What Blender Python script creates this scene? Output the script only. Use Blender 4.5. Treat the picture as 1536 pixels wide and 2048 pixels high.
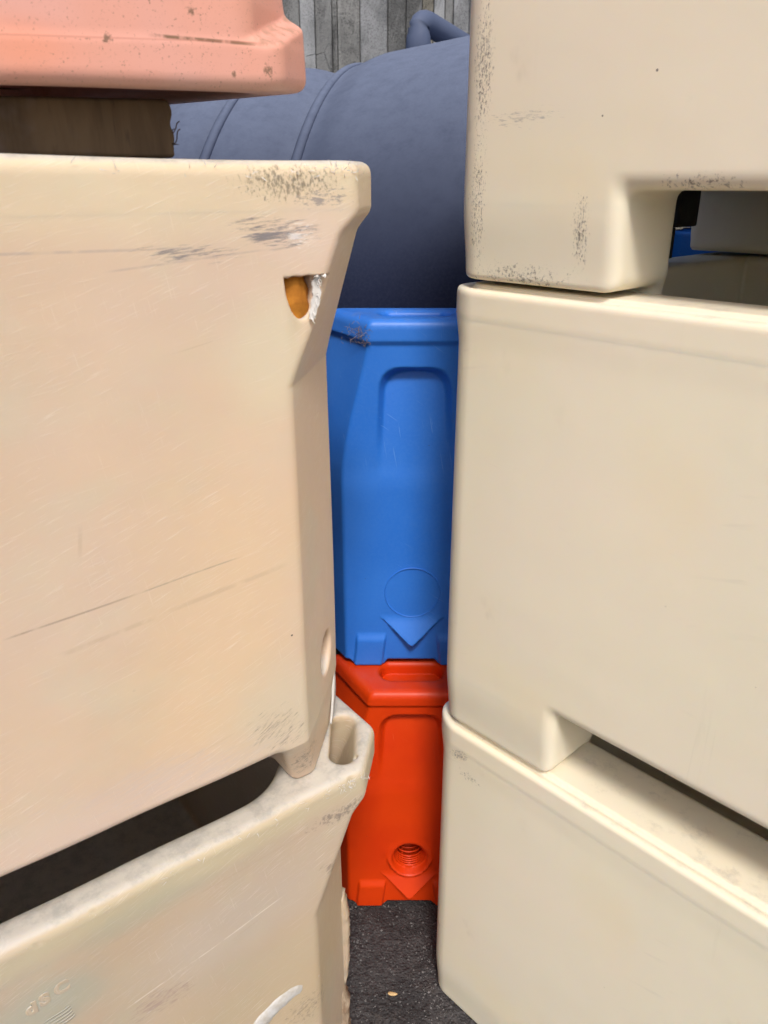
import bpy, bmesh, math, random
import numpy as np
from mathutils import Vector, Matrix

for o in list(bpy.data.objects):
    bpy.data.objects.remove(o)
S = bpy.context.scene
COL = S.collection
rad = math.radians

# ------------------------------------------------------------------ camera, sky, sun, exposure
CAM_H, PITCH = 1.6, rad(22.9)
cam = bpy.data.cameras.new('camera')
cam.sensor_fit = 'VERTICAL'
cam.sensor_height = 24.0
cam.lens = 24.0 * 1560.0 / 2048.0
cam.clip_start, cam.clip_end = 0.02, 400
cam.dof.use_dof = True
cam.dof.focus_distance = 1.25
cam.dof.aperture_fstop = 5.6
camo = bpy.data.objects.new('camera', cam)
camo.location = (0, 0, CAM_H)
camo.rotation_euler = (math.pi / 2 - PITCH, 0, 0)
COL.objects.link(camo)
S.camera = camo

SUN_EL = rad(51)
SUN_TO = Vector((0.09 * math.cos(SUN_EL), -0.985 * math.cos(SUN_EL), math.sin(SUN_EL))).normalized()
w = bpy.data.worlds.new('World')
S.world = w
w.use_nodes = True
nt = w.node_tree
bg = nt.nodes['Background']
sky = nt.nodes.new('ShaderNodeTexSky')
sky.sky_type = 'NISHITA'
sky.sun_disc = False
sky.sun_elevation = SUN_EL
sky.sun_rotation = math.atan2(SUN_TO.x, SUN_TO.y)
sky.air_density, sky.dust_density, sky.ozone_density = 1.0, 3.0, 1.0
nt.links.new(sky.outputs[0], bg.inputs[0])
bg.inputs[1].default_value = 0.078
sun = bpy.data.lights.new('sun', 'SUN')
sun.energy = 1.3
sun.angle = rad(11)
sun.color = (1.0, 0.965, 0.915)
suno = bpy.data.objects.new('sun', sun)
suno.rotation_euler = SUN_TO.to_track_quat('Z', 'Y').to_euler()
COL.objects.link(suno)
S.view_settings.view_transform = 'Standard'
S.view_settings.look = 'None'
S.view_settings.exposure = 1.20
S.view_settings.gamma = 1.0
S.view_settings.use_curve_mapping = False
S.cycles.use_denoising = True
S.cycles.max_bounces = 6
S.cycles.diffuse_bounces = 5
S.cycles.use_adaptive_sampling = True
S.cycles.adaptive_threshold = 0.025


# ------------------------------------------------------------------ object helpers
def empty(name, loc=(0, 0, 0), rz=0.0):
    o = bpy.data.objects.new(name, None)
    o.empty_display_size = 0.1
    o.location = loc
    o.rotation_euler = (0, 0, rz)
    COL.objects.link(o)
    return o


def tag(o, label=None, cat=None, group=None, kind=None):
    for k, v in (('label', label), ('category', cat), ('group', group), ('kind', kind)):
        if v:
            o[k] = v
    return o


def link(name, me, mat, parent=None):
    o = bpy.data.objects.new(name, me)
    COL.objects.link(o)
    if mat is not None:
        me.materials.clear()
        me.materials.append(mat)
    if parent is not None:
        o.parent = parent
    return o


def copy_tree(root, loc, rz, mat=None):
    r = root.copy()
    COL.objects.link(r)
    r.location, r.rotation_euler = loc, (0, 0, rz)
    for ch in list(root.children):
        c = ch.copy()
        COL.objects.link(c)
        c.parent = r
        if mat:
            c.material_slots[0].link = 'OBJECT'
            c.material_slots[0].material = mat
    return r


# ------------------------------------------------------------------ signed-distance modelling
def smax(a, b, k):
    h = np.maximum(k - np.abs(a - b), 0.0) / k
    return np.maximum(a, b) + h * h * k * 0.25


def smin(a, b, k):
    return -smax(-a, -b, k)


def clip(x, a=0.0, b=1.0):
    return np.minimum(np.maximum(x, a), b)


def sstep(e0, e1, x):
    t = clip((x - e0) / (e1 - e0))
    return t * t * (3 - 2 * t)


def axis(*segs):
    out = [segs[0][0]]
    for a, b, st in segs:
        n = max(1, int(round((b - a) / st)))
        out += list(a + (b - a) * np.arange(1, n + 1) / n)
    return np.array(out)


def surf_net(f, xs, ys, zs, proj=3):
    """closed surface f=0 as quads on a rectilinear grid (naive surface nets), vertices pulled onto f=0; analytic normals"""
    V = f(xs[:, None, None], ys[None, :, None], zs[None, None, :])
    V = np.broadcast_to(V, (len(xs), len(ys), len(zs))).astype(np.float64)
    ins = V < 0
    nx, ny, nz = V.shape
    cnt = np.zeros((nx - 1, ny - 1, nz - 1), np.int8)
    for i in (0, 1):
        for j in (0, 1):
            for k in (0, 1):
                cnt += ins[i:nx - 1 + i, j:ny - 1 + j, k:nz - 1 + k]
    act = (cnt > 0) & (cnt < 8)
    I, J, K = np.nonzero(act)
    idx = -np.ones(act.shape, np.int64)
    idx[I, J, K] = np.arange(len(I))
    acc = np.zeros((len(I), 3))
    num = np.zeros(len(I))
    cor = [(i, j, k) for i in (0, 1) for j in (0, 1) for k in (0, 1)]
    for a in cor:
        for ax in range(3):
            if a[ax]:
                continue
            b = list(a)
            b[ax] = 1
            va = V[I + a[0], J + a[1], K + a[2]]
            vb = V[I + b[0], J + b[1], K + b[2]]
            m = (va < 0) != (vb < 0)
            t = np.where(m, va / np.where(m, va - vb, 1), 0)
            pa = np.stack([xs[I + a[0]], ys[J + a[1]], zs[K + a[2]]], 1)
            pb = np.stack([xs[I + b[0]], ys[J + b[1]], zs[K + b[2]]], 1)
            acc += np.where(m[:, None], pa + (pb - pa) * t[:, None], 0)
            num += m
    P = acc / num[:, None]
    cell = np.stack([np.diff(xs)[I], np.diff(ys)[J], np.diff(zs)[K]], 1)

    def grad(P, e=0.0008):
        g = np.empty_like(P)
        for ax in range(3):
            d = np.zeros(3)
            d[ax] = e
            A, B = P + d, P - d
            g[:, ax] = (f(A[:, 0], A[:, 1], A[:, 2]) - f(B[:, 0], B[:, 1], B[:, 2])) / (2 * e)
        return g
    for _ in range(proj):
        v = f(P[:, 0], P[:, 1], P[:, 2])
        g = grad(P)
        step = -(v / np.maximum((g * g).sum(1), 0.15))[:, None] * g
        lim = 0.45 * cell.min(1)[:, None]
        ln = np.linalg.norm(step, axis=1, keepdims=True)
        P = P + step * np.minimum(1, lim / np.maximum(ln, 1e-9))
    N = grad(P, 0.0015)
    N /= np.maximum(np.linalg.norm(N, axis=1, keepdims=True), 1e-9)
    quads = []
    for ax in range(3):
        sl0 = [slice(None)] * 3
        sl1 = [slice(None)] * 3
        sl0[ax] = slice(0, -1)
        sl1[ax] = slice(1, None)
        a, b = ins[tuple(sl0)], ins[tuple(sl1)]
        for sgn in (0, 1):
            m = (a & ~b) if sgn == 0 else (~a & b)
            E = list(np.nonzero(m))
            o1, o2 = [(1, 2), (2, 0), (0, 1)][ax]
            ok = (E[o1] > 0) & (E[o2] > 0) & (E[o1] < V.shape[o1] - 1) & (E[o2] < V.shape[o2] - 1)
            E = [e[ok] for e in E]

            def at(d1, d2):
                q = list(E)
                q[o1] = q[o1] + d1
                q[o2] = q[o2] + d2
                return idx[q[0], q[1], q[2]]
            q = np.stack([at(-1, -1), at(0, -1), at(0, 0), at(-1, 0)], 1)
            quads.append(q if sgn == 0 else q[:, ::-1])
    return P, N, np.concatenate(quads)


def mesh_np(name, P, N, Q):
    me = bpy.data.meshes.new(name)
    me.vertices.add(len(P))
    me.vertices.foreach_set('co', P.astype(np.float32).ravel())
    me.loops.add(Q.size)
    me.loops.foreach_set('vertex_index', Q.astype(np.int32).ravel())
    me.polygons.add(len(Q))
    me.polygons.foreach_set('loop_start', (np.arange(len(Q)) * Q.shape[1]).astype(np.int32))
    me.polygons.foreach_set('use_smooth', np.ones(len(Q), bool))
    me.update(calc_edges=True)
    if N is not None:
        me.normals_split_custom_set_from_vertices(N.astype(np.float32))
    return me


def split_parts(P, N, Q, mat, parent, rules, names):
    """cut one surface into part meshes by face centre; rules(centre) gives an index into names"""
    c = P[Q].mean(1)
    r = rules(c)
    out = {}
    for i, nm in enumerate(names):
        m = r == i
        if not m.any():
            continue
        q = Q[m]
        u, inv = np.unique(q, return_inverse=True)
        o = link(nm, mesh_np(nm, P[u], N[u], inv.reshape(q.shape)), mat, parent)
        out.setdefault(nm, []).append(o)
    return out


# ------------------------------------------------------------------ material helpers
class NB:
    def __init__(self, name):
        self.m = bpy.data.materials.new(name)
        self.m.use_nodes = True
        self.t = self.m.node_tree
        self.b = self.t.nodes['Principled BSDF']
        self.tc = self.t.nodes.new('ShaderNodeTexCoord').outputs['Object']
        s = self.t.nodes.new('ShaderNodeSeparateXYZ')
        self.t.links.new(self.tc, s.inputs[0])
        self.x, self.y, self.z = s.outputs
        s2 = self.t.nodes.new('ShaderNodeNewGeometry')
        n = self.t.nodes.new('ShaderNodeSeparateXYZ')
        self.t.links.new(s2.outputs['Normal'], n.inputs[0])
        self.nz = n.outputs[2]

    def put(self, sock, v):
        if isinstance(v, bpy.types.NodeSocket):
            self.t.links.new(v, sock)
        elif isinstance(v, (tuple, list)) and len(v) == 3 and sock.type == 'RGBA':
            sock.default_value = (*v, 1)
        else:
            sock.default_value = v

    def math(self, op, a, b=0.0, c=0.0, cl=False):
        n = self.t.nodes.new('ShaderNodeMath')
        n.operation = op
        n.use_clamp = cl
        for i, v in enumerate((a, b, c)):
            self.put(n.inputs[i], v)
        return n.outputs[0]

    def add(self, a, b): return self.math('ADD', a, b)
    def sub(self, a, b): return self.math('SUBTRACT', a, b)
    def mul(self, a, b): return self.math('MULTIPLY', a, b)

    def ramp(self, v, a, b, lo=0.0, hi=1.0):
        n = self.t.nodes.new('ShaderNodeMapRange')
        n.interpolation_type = 'SMOOTHSTEP'
        for i, q in enumerate((v, a, b, lo, hi)):
            self.put(n.inputs[i], q)
        return n.outputs[0]

    def vec(self, scale=(1, 1, 1), rot=(0, 0, 0), loc=(0, 0, 0)):
        n = self.t.nodes.new('ShaderNodeMapping')
        n.vector_type = 'TEXTURE'
        n.inputs['Location'].default_value = loc
        n.inputs['Rotation'].default_value = rot
        n.inputs['Scale'].default_value = [1.0 / s for s in scale]
        self.t.links.new(self.tc, n.inputs[0])
        return n.outputs[0]

    def noise(self, scale, detail=3.0, rough=0.55, vec=None, dist=0.0):
        n = self.t.nodes.new('ShaderNodeTexNoise')
        n.inputs['Scale'].default_value = scale
        n.inputs['Detail'].default_value = detail
        n.inputs['Roughness'].default_value = rough
        n.inputs['Distortion'].default_value = dist
        self.t.links.new(vec or self.tc, n.inputs['Vector'])
        return n.outputs[0]

    def voro(self, scale, vec=None, feature='F1', out=0):
        n = self.t.nodes.new('ShaderNodeTexVoronoi')
        n.feature = feature
        n.inputs['Scale'].default_value = scale
        self.t.links.new(vec or self.tc, n.inputs['Vector'])
        return n.outputs[out]

    def mix(self, f, a, b, mode='MIX'):
        n = self.t.nodes.new('ShaderNodeMix')
        n.data_type = 'RGBA'
        n.blend_type = mode
        self.put(n.inputs['Factor'], f)
        self.put(n.inputs['A'], a)
        self.put(n.inputs['B'], b)
        return n.outputs['Result']

    def blob(self, cx, cz, rx, rz, ang=0.0):
        """1 in the middle of an ellipse on the x-z face, falling to 0 at its rim"""
        c, s = math.cos(ang), math.sin(ang)
        dx, dz = self.sub(self.x, cx), self.sub(self.z, cz)
        p = self.add(self.mul(dx, c / rx), self.mul(dz, s / rx))
        q = self.add(self.mul(dx, -s / rz), self.mul(dz, c / rz))
        r = self.math('SQRT', self.add(self.mul(p, p), self.mul(q, q)))
        return self.math('SUBTRACT', 1.0, r, cl=True)

    def smudge(self, cx, cz, rx, rz, ang, along, across, lo, hi, a):
        """broken-up dirt inside a soft ellipse on the front face only"""
        f = self.mul(self.ramp(self.blob(cx, cz, rx, rz, ang), .0, .9), self.ramp(self.y, .03, .06, 1, 0))
        n1 = self.noise(1.0, 6, .74, self.vec((along * 2.2, 90, across * 1.7), (0, ang, 0), (cx, 0, cz)), .2)
        n2 = self.noise(1.0, 3, .6, self.vec((along * .7, 30, across * .35), (0, ang, 0), (cx + 1, 0, cz)))
        v = self.add(self.add(self.mul(n1, .8), self.mul(n2, .2)), self.mul(f, .15))
        return self.mul(self.ramp(v, lo - .015, hi + .03), self.mul(self.ramp(f, 0, .5), a))

    def line(self, x0, z0, x1, z1, wd):
        L = math.hypot(x1 - x0, z1 - z0)
        c, s = (x1 - x0) / L, (z1 - z0) / L
        dx, dz = self.sub(self.x, x0), self.sub(self.z, z0)
        p = self.add(self.mul(dx, c), self.mul(dz, s))
        q = self.math('ABSOLUTE', self.add(self.mul(dx, -s), self.mul(dz, c)))
        on = self.mul(self.ramp(p, 0, 0.02), self.ramp(p, L - 0.03, L, 1, 0))
        return self.mul(on, self.ramp(q, wd * 0.3, wd, 1, 0))

    def bump(self, h, strength, dist=0.001, prev=None):
        n = self.t.nodes.new('ShaderNodeBump')
        n.inputs['Strength'].default_value = strength
        n.inputs['Distance'].default_value = dist
        self.put(n.inputs['Height'], h)
        if prev is not None:
            self.t.links.new(prev, n.inputs['Normal'])
        return n.outputs[0]

    def done(self, col, rough, normal=None, spec=0.4, sss=0.0):
        if sss:
            self.b.inputs['Subsurface Weight'].default_value = sss
            self.b.inputs['Subsurface Radius'].default_value = (1.0, .62, .30)
            self.b.inputs['Subsurface Scale'].default_value = .010
        self.put(self.b.inputs['Base Color'], col)
        self.put(self.b.inputs['Roughness'], rough)
        self.b.inputs['Specular IOR Level'].default_value = spec
        if normal is not None:
            self.t.links.new(normal, self.b.inputs['Normal'])
        return self.m

    def scratches(self, ang, lo, hi, along=5.0, across=260.0, mask=None, loc=(0, 0, 0)):
        v = self.vec((along, 40.0, across), (0, ang, 0), loc)
        n = self.noise(1.0, 2.0, 0.6, v)
        f = self.ramp(n, lo, hi)
        return self.mul(f, mask) if mask is not None else f

    def specks(self, scale, size, dens, seed=(0, 0, 0)):
        v = self.vec((1, 1, 1), (0, 0, 0), seed)
        d = self.voro(scale, v)
        n = self.t.nodes.new('ShaderNodeTexVoronoi')
        n.inputs['Scale'].default_value = scale
        self.t.links.new(v, n.inputs['Vector'])
        s = self.t.nodes.new('ShaderNodeSeparateColor')
        self.t.links.new(n.outputs['Color'], s.inputs[0])
        pick = self.math('LESS_THAN', s.outputs[0], dens)
        sz = self.mul(s.outputs[1], size)
        return self.mul(pick, self.math('LESS_THAN', n.outputs['Distance'], sz))


SSS = .35


def cream_old(name, lines, smudges, tints, tone=(1, 1, 1)):
    """aged, heavily scuffed cream polyethylene"""
    b = NB(name)
    n1 = b.noise(3.2, 3, 0.5)
    n2 = b.noise(7.0, 3, 0.6, b.vec((1, 1, 1.6), loc=(3, 1, 2)))
    col = b.mix(b.ramp(n1, .35, .65), (.625, .468, .328), (.610, .468, .358))
    col = b.mix(b.ramp(n2, .45, .75), col, (.595, .488, .358))
    for cx, cz, rx, rz, c, a in tints:
        col = b.mix(b.mul(b.ramp(b.add(b.blob(cx, cz, rx, rz), b.mul(b.sub(b.noise(11, 4, .6), .5), .6)), .05, .8), .7 * a), col, c)
    col = b.mix(1.0, col, tone, 'MULTIPLY')
    # ghost dark drag lines and smudges
    lo = b.noise(9.0, 2, .5, b.vec((1, 1, 1), loc=(5, 5, 5)))
    wear = b.ramp(lo, .38, .62)
    sc1 = b.scratches(rad(-9), .60, .70, 13, 520, wear)
    sc2 = b.scratches(rad(-20), .59, .68, 22, 640, b.ramp(b.noise(6.0, 2, .5, b.vec(loc=(9, 2, 7))), .40, .58), (3, 0, 1))
    sc3 = b.scratches(rad(80), .64, .71, 20, 560, b.ramp(b.noise(5.0, 2, .5, b.vec(loc=(1, 8, 3))), .5, .62), (7, 2, 2))
    light = b.math('MAXIMUM', b.mul(sc1, .55), b.math('MAXIMUM', b.mul(sc2, .7), b.mul(sc3, .5)))
    chips = b.mul(b.ramp(b.noise(190.0, 2, .6, b.vec((1, 1, 3.0), (0, rad(-12), 0))), .70, .74), wear)
    light = b.math('MAXIMUM', light, b.mul(chips, .6))
    dk = b.scratches(rad(-10), .66, .74, 3.0, 150, b.ramp(b.noise(4.0, 2, .5, b.vec(loc=(2, 2, 9))), .5, .65), (11, 1, 4))
    col = b.mix(b.mul(dk, .28), col, (.40, .29, .20))
    col = b.mix(b.mul(light, .34), col, (.86, .78, .68))
    groove = light
    for x0, z0, x1, z1, wd, a, c in lines:
        brk = b.ramp(b.noise(40.0, 2, .6), .30, .55)
        f = b.mul(b.mul(b.line(x0, z0, x1, z1, wd), brk), a)
        col = b.mix(f, col, c)
    for cx, cz, rx, rz, ang, along, across, lo_, hi_, a, c in smudges:
        col = b.mix(b.smudge(cx, cz, rx, rz, ang, along, across, lo_, hi_, a), col, c)
    top = b.ramp(b.nz, .5, .95)
    dirt = b.mul(top, b.ramp(b.noise(34, 6, .75), .42, .68))
    col = b.mix(b.mul(top, .7), col, (.54, .52, .475))
    col = b.mix(b.mul(dirt, .5), col, (.27, .255, .235))
    sp = b.specks(55, .10, .10)
    sp = b.mul(sp, b.ramp(b.noise(5, 2, .5, b.vec(loc=(4, 4, 4))), .5, .62))
    col = b.mix(sp, col, (.06, .05, .045))
    h = b.add(b.mul(b.noise(420, 2, .6), .25), b.mul(groove, 1.0))
    h = b.add(h, b.mul(b.noise(60, 3, .6, b.vec((.6, 1, 2.4), (0, rad(-10), 0))), .7))
    nrm = b.bump(h, .38, .0005)
    nrm = b.bump(b.noise(14, 2, .5), .35, .004, nrm)
    ro = b.add(.40, b.mul(b.noise(50, 3, .6), .22))
    return b.done(col, ro, nrm, .35, SSS)


def cream_new(name, smudges=(), speck=.05):
    """smooth newer cream polyethylene"""
    b = NB(name)
    n1 = b.noise(2.6, 3, .5)
    n2 = b.noise(4.0, 2, .5, b.vec(loc=(4, 7, 2)))
    col = b.mix(b.ramp(n1, .3, .7), (.740, .680, .525), (.755, .672, .535))
    col = b.mix(b.mul(b.ramp(n2, .5, .8), .7), col, (.755, .655, .465))
    stain = b.ramp(b.noise(11, 4, .6, b.vec((1, 1, .7), loc=(8, 1, 5))), .62, .8)
    col = b.mix(b.mul(stain, .3), col, (.52, .45, .33))
    for cx, cz, rx, rz, ang, along, across, lo_, hi_, a, c in smudges:
        col = b.mix(b.smudge(cx, cz, rx, rz, ang, along, across, lo_, hi_, a), col, c)
    run = b.ramp(b.noise(1.0, 4, .65, b.vec((34, 34, 2.2), loc=(.7, .2, .4)), .8), .60, .74)
    col = b.mix(b.mul(b.mul(run, b.ramp(b.noise(3.0, 2, .5, b.vec(loc=(9, 9, 9))), .45, .65)), .22), col, (.50, .44, .34))
    rub = b.scratches(rad(-14), .60, .74, 9, 60, b.ramp(b.noise(4.5, 3, .6, b.vec(loc=(5, 2, 8))), .54, .66), (2, 0, 3))
    col = b.mix(b.mul(rub, .22), col, (.42, .38, .32))
    sp = b.specks(48, .085, speck)
    sp = b.mul(sp, b.ramp(b.noise(40, 2, .6), .35, .5))
    col = b.mix(b.mul(sp, .85), col, (.10, .085, .07))
    sc = b.scratches(rad(8), .70, .76, 8, 300, b.ramp(b.noise(5, 2, .5, b.vec(loc=(2, 3, 3))), .52, .62))
    col = b.mix(b.mul(sc, .25), col, (.45, .40, .32))
    top = b.ramp(b.nz, .6, .97)
    col = b.mix(b.mul(b.mul(top, b.ramp(b.noise(26, 5, .7), .5, .8)), .45), col, (.30, .27, .23))
    h = b.add(b.mul(b.noise(700, 2, .5), .3), b.mul(b.noise(90, 3, .5), .5))
    nrm = b.bump(h, .25, .0005)
    nrm = b.bump(b.noise(9, 2, .5), .3, .005, nrm)
    ro = b.add(.36, b.mul(b.noise(30, 4, .6), .16))
    return b.done(col, ro, nrm, .42, SSS)


def pe(name, c1, c2, scuff, rough=.42, spec=.4, sc=.3, dust_or_sky_col=(.25, .24, .23), dust_or_sky=.3, dlo=.6, dhi=.98, dn=(.4, .8), mott=.0):
    """coloured moulded polyethylene with light scuffing and paler upward faces"""
    b = NB(name)
    col = b.mix(b.ramp(b.noise(5, 3, .5), .35, .65), c1, c2)
    s1 = b.scratches(rad(35), .67, .73, 10, 300, b.ramp(b.noise(7, 2, .5, b.vec(loc=(3, 3, 1))), .5, .62))
    s2 = b.scratches(rad(80), .67, .73, 10, 300, b.ramp(b.noise(7, 2, .5, b.vec(loc=(1, 6, 1))), .5, .62), (5, 1, 1))
    col = b.mix(b.mul(b.math('MAXIMUM', s1, s2), sc), col, scuff)
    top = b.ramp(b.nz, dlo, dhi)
    col = b.mix(b.mul(b.mul(top, b.ramp(b.noise(24, 5, .7), dn[0], dn[1])), dust_or_sky), col, dust_or_sky_col)
    sp = b.specks(70, .09, .05)
    col = b.mix(b.mul(sp, .8), col, (.05, .04, .04))
    col = b.mix(b.mul(b.ramp(b.noise(150, 4, .7), .35, .7), mott), col, scuff)
    h = b.add(b.mul(b.noise(500, 2, .6), .35), b.mul(b.noise(60, 3, .5), .6))
    nrm = b.bump(h, .3, .0006)
    ro = b.add(rough - .08, b.mul(b.noise(25, 4, .6), .2))
    return b.done(col, ro, nrm, spec)


def plain(name, c1, c2, scale=30, rough=.7, bump=.4, dist=.001, stretch=(1, 1, 1), spec=.3):
    b = NB(name)
    v = b.vec(stretch)
    n = b.noise(scale, 5, .65, v)
    return b.done(b.mix(b.ramp(n, .3, .7), c1, c2), rough, b.bump(n, bump, dist), spec)


# ------------------------------------------------------------------ materials
DK = (.10, .085, .085)
GREY = (.17, .165, .18)
M_left_up = cream_old('scuffed_cream_upper',
    lines=[(-.445, .381, -.30, .390, .0016, .55, (.26, .20, .15)), (-.31, .389, -.18, .398, .0013, .5, (.27, .22, .17)),
           (-.40, .345, -.12, .372, .004, .30, (.42, .31, .21)), (-.36, .44, -.352, .49, .003, .35, (.45, .33, .23)),
           (-.40, .735, -.2, .732, .0018, .35, (.30, .25, .25)), (-.30, .715, -.12, .728, .0015, .35, (.33, .27, .26))],
    smudges=[(-.118, .744, .075, .024, rad(-4), 16, 190, .57, .67, .85, GREY), (-.215, .727, .085, .015, rad(-4), 14, 240, .61, .70, .8, GREY),
             (-.10, .790, .10, .03, 0, 150, 120, .60, .70, .75, (.15, .125, .09)), (-.06, .775, .06, .02, 0, 40, 180, .62, .70, .7, (.2, .19, .2)),
             (-.15, .14, .09, .06, rad(-28), 26, 240, .63, .73, .5, DK), (-.10, .05, .06, .06, rad(-20), 70, 160, .62, .72, .55, DK),
             (-.3, .14, .25, .05, rad(-8), 14, 240, .58, .68, .25, (.5, .45, .45)), (-.09, .742, .03, .03, rad(-3), 30, 220, .63, .69, .6, (.80, .77, .74))],
    tints=[(-.2, .80, .5, .09, (.70, .60, .40), .7), (-.22, .3, .18, .5, (.70, .50, .29), .6), (-.13, .62, .09, .10, (.62, .56, .40), .8),
           (-.14, .16, .14, .12, (.56, .52, .40), .7), (-.35, .1, .3, .1, (.64, .50, .43), .7), (-.07, .74, .09, .05, (.66, .51, .42), .7)])
M_left_low = cream_old('scuffed_cream_lower',
    lines=[(-.50, .742, -.06, .752, .002, .45, (.45, .34, .25)), (-.40, .62, -.15, .66, .0014, .4, (.86, .8, .7))],
    smudges=[(-.35, .60, .07, .035, rad(-5), 22, 180, .58, .68, .6, (.33, .23, .2)), (-.06, .755, .09, .025, 0, 60, 80, .60, .70, .6, DK),
             (-.07, .66, .05, .02, rad(-20), 30, 120, .58, .68, .5, DK), (-.13, .40, .08, .06, 0, 60, 120, .62, .7, .4, DK)],
    tints=[(-.48, .70, .10, .07, (.47, .47, .38), .9), (-.25, .66, .2, .1, (.62, .51, .42), .8), (-.2, .45, .3, .2, (.60, .46, .28), .7),
           (-.3, .79, .6, .035, (.66, .57, .38), .8), (-.36, .765, .15, .03, (.49, .47, .36), .6)], tone=(.79, .81, .80))
M_right_top = cream_new('smooth_cream_top',
    smudges=[(.050, .10, .030, .17, 0, 190, 130, .65, .72, .9, (.14, .12, .11)), (.052, .26, .028, .14, 0, 150, 110, .62, .70, .75, DK),
             (.13, .012, .15, .03, 0, 120, 150, .65, .72, .8, (.14, .12, .11)), (.215, .07, .022, .075, 0, 190, 130, .63, .71, .9, (.14, .12, .11)),
             (.36, .125, .09, .02, 0, 90, 120, .65, .72, .85, (.14, .12, .11)), (.12, .20, .10, .02, rad(4), 25, 220, .64, .72, .5, GREY)], speck=.16)
M_right_mid = cream_new('smooth_cream_middle', speck=.05)
M_right_low = cream_new('smooth_cream_lower',
    smudges=[(.065, .655, .035, .018, rad(20), 130, 110, .56, .70, .8, (.20, .19, .17)), (.09, .62, .05, .02, 0, 110, 110, .64, .72, .6, DK)], speck=.05)
M_white = plain('fresh_white_plastic', (.72, .70, .67), (.56, .53, .49), 60, .5, .5, .0008)
M_foam = plain('orange_foam', (.50, .20, .022), (.34, .12, .012), 45, .85, .8, .002)
M_blue = pe('blue_plastic', (.022, .168, .650), (.030, .190, .690), (.22, .42, .80), sc=.4, mott=.05)
M_orange = pe('orange_red_plastic', (.66, .046, .002), (.60, .034, .002), (.75, .25, .12), sc=.2, dust_or_sky=.10, spec=.28)
M_tank = pe('grey_blue_tank_plastic', (.009, .013, .036), (.008, .012, .033), (.05, .06, .09), rough=.62, spec=.10, sc=.15, dust_or_sky_col=(.170, .200, .280), dust_or_sky=.92, dlo=.30, dhi=1.08, dn=(-.5, .66), mott=.16)  # near-black base, pale upward faces: sky light and shade painted into the colour
M_red = None


def pink_mat():
    b = NB('faded_salmon_plastic')
    col = b.mix(b.ramp(b.noise(6, 3, .5), .35, .65), (.74, .355, .265), (.73, .375, .305))
    col = b.mix(b.mul(b.ramp(b.blob(-.34, .03, .08, .03), 0, .9), .6), col, (.80, .30, .17))
    edge = b.ramp(b.add(b.z, b.mul(b.noise(20, 3, .6), .01)), .0, .022, 1, 0)
    col = b.mix(b.mul(edge, .45), col, (.70, .52, .42))
    f = b.mul(b.line(-.235, .041, -.115, .036, .0020), b.ramp(b.noise(60, 3, .7), .3, .5))
    col = b.mix(b.mul(f, .9), col, (.16, .10, .05))
    f = b.line(-.48, .038, -.10, .038, .0011)
    col = b.mix(b.mul(f, .35), col, (.40, .15, .10))
    for cx, cz, r in ((-.268, .037, .006), (-.118, .016, .009), (-.190, .060, .006), (-.155, .012, .004)):
        f = b.ramp(b.add(b.blob(cx, cz, r, r), b.mul(b.sub(b.noise(420, 4, .75), .5), 3.2)), .35, .75)
        col = b.mix(b.mul(f, .75), col, (.12, .085, .045))
    sm = b.scratches(rad(-6), .64, .74, 14, 170, b.ramp(b.noise(12, 3, .6, b.vec(loc=(2, 2, 1))), .5, .6))
    col = b.mix(b.mul(sm, .10), col, (.35, .18, .13))
    top = b.ramp(b.nz, .2, .8)
    col = b.mix(b.mul(b.mul(top, b.ramp(b.noise(60, 4, .7), .4, .7)), .5), col, (.16, .13, .06))
    nrm = b.bump(b.add(b.mul(b.noise(400, 2, .6), .4), b.noise(40, 3, .5)), .3, .0008)
    return b.done(col, .45, nrm, .35)


M_pink = pink_mat()


def wood_mat():
    b = NB('weathered_timber')
    g = b.noise(1.0, 5, .6, b.vec((30, 30, 5), loc=(1, 2, 3)), .6)
    col = b.mix(b.ramp(g, .3, .7), (.17, .115, .066), (.095, .064, .038))
    st = b.ramp(b.noise(1.0, 4, .6, b.vec((45, 30, 6), loc=(6, 2, 3)), .5), .56, .68)
    col = b.mix(b.mul(st, .85), col, (.06, .045, .035))
    col = b.mix(b.mul(b.ramp(b.noise(14, 4, .6), .5, .7), .5), col, (.19, .15, .14))
    return b.done(col, .8, b.bump(g, .6, .002), .2)


M_wood = wood_mat()
M_dark_fibre = plain('dark_splinters', (.035, .022, .018), (.07, .045, .035), 90, .9)
M_stain = plain('brown_stained_plastic', (.46, .36, .26), (.20, .125, .075), 70, .7, .7, .002, (1, 1, .4))
M_rubber = plain('black_rubber', (.012, .012, .012), (.03, .028, .025), 30, .6, .6, .002)
M_straw = plain('dry_straw', (.30, .24, .19), (.16, .12, .095), 200, .9)
M_seed = plain('dry_seed_husk', (.62, .44, .22), (.40, .25, .11), 300, .6, .5, .0004, (1, 4, 1))


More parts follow.
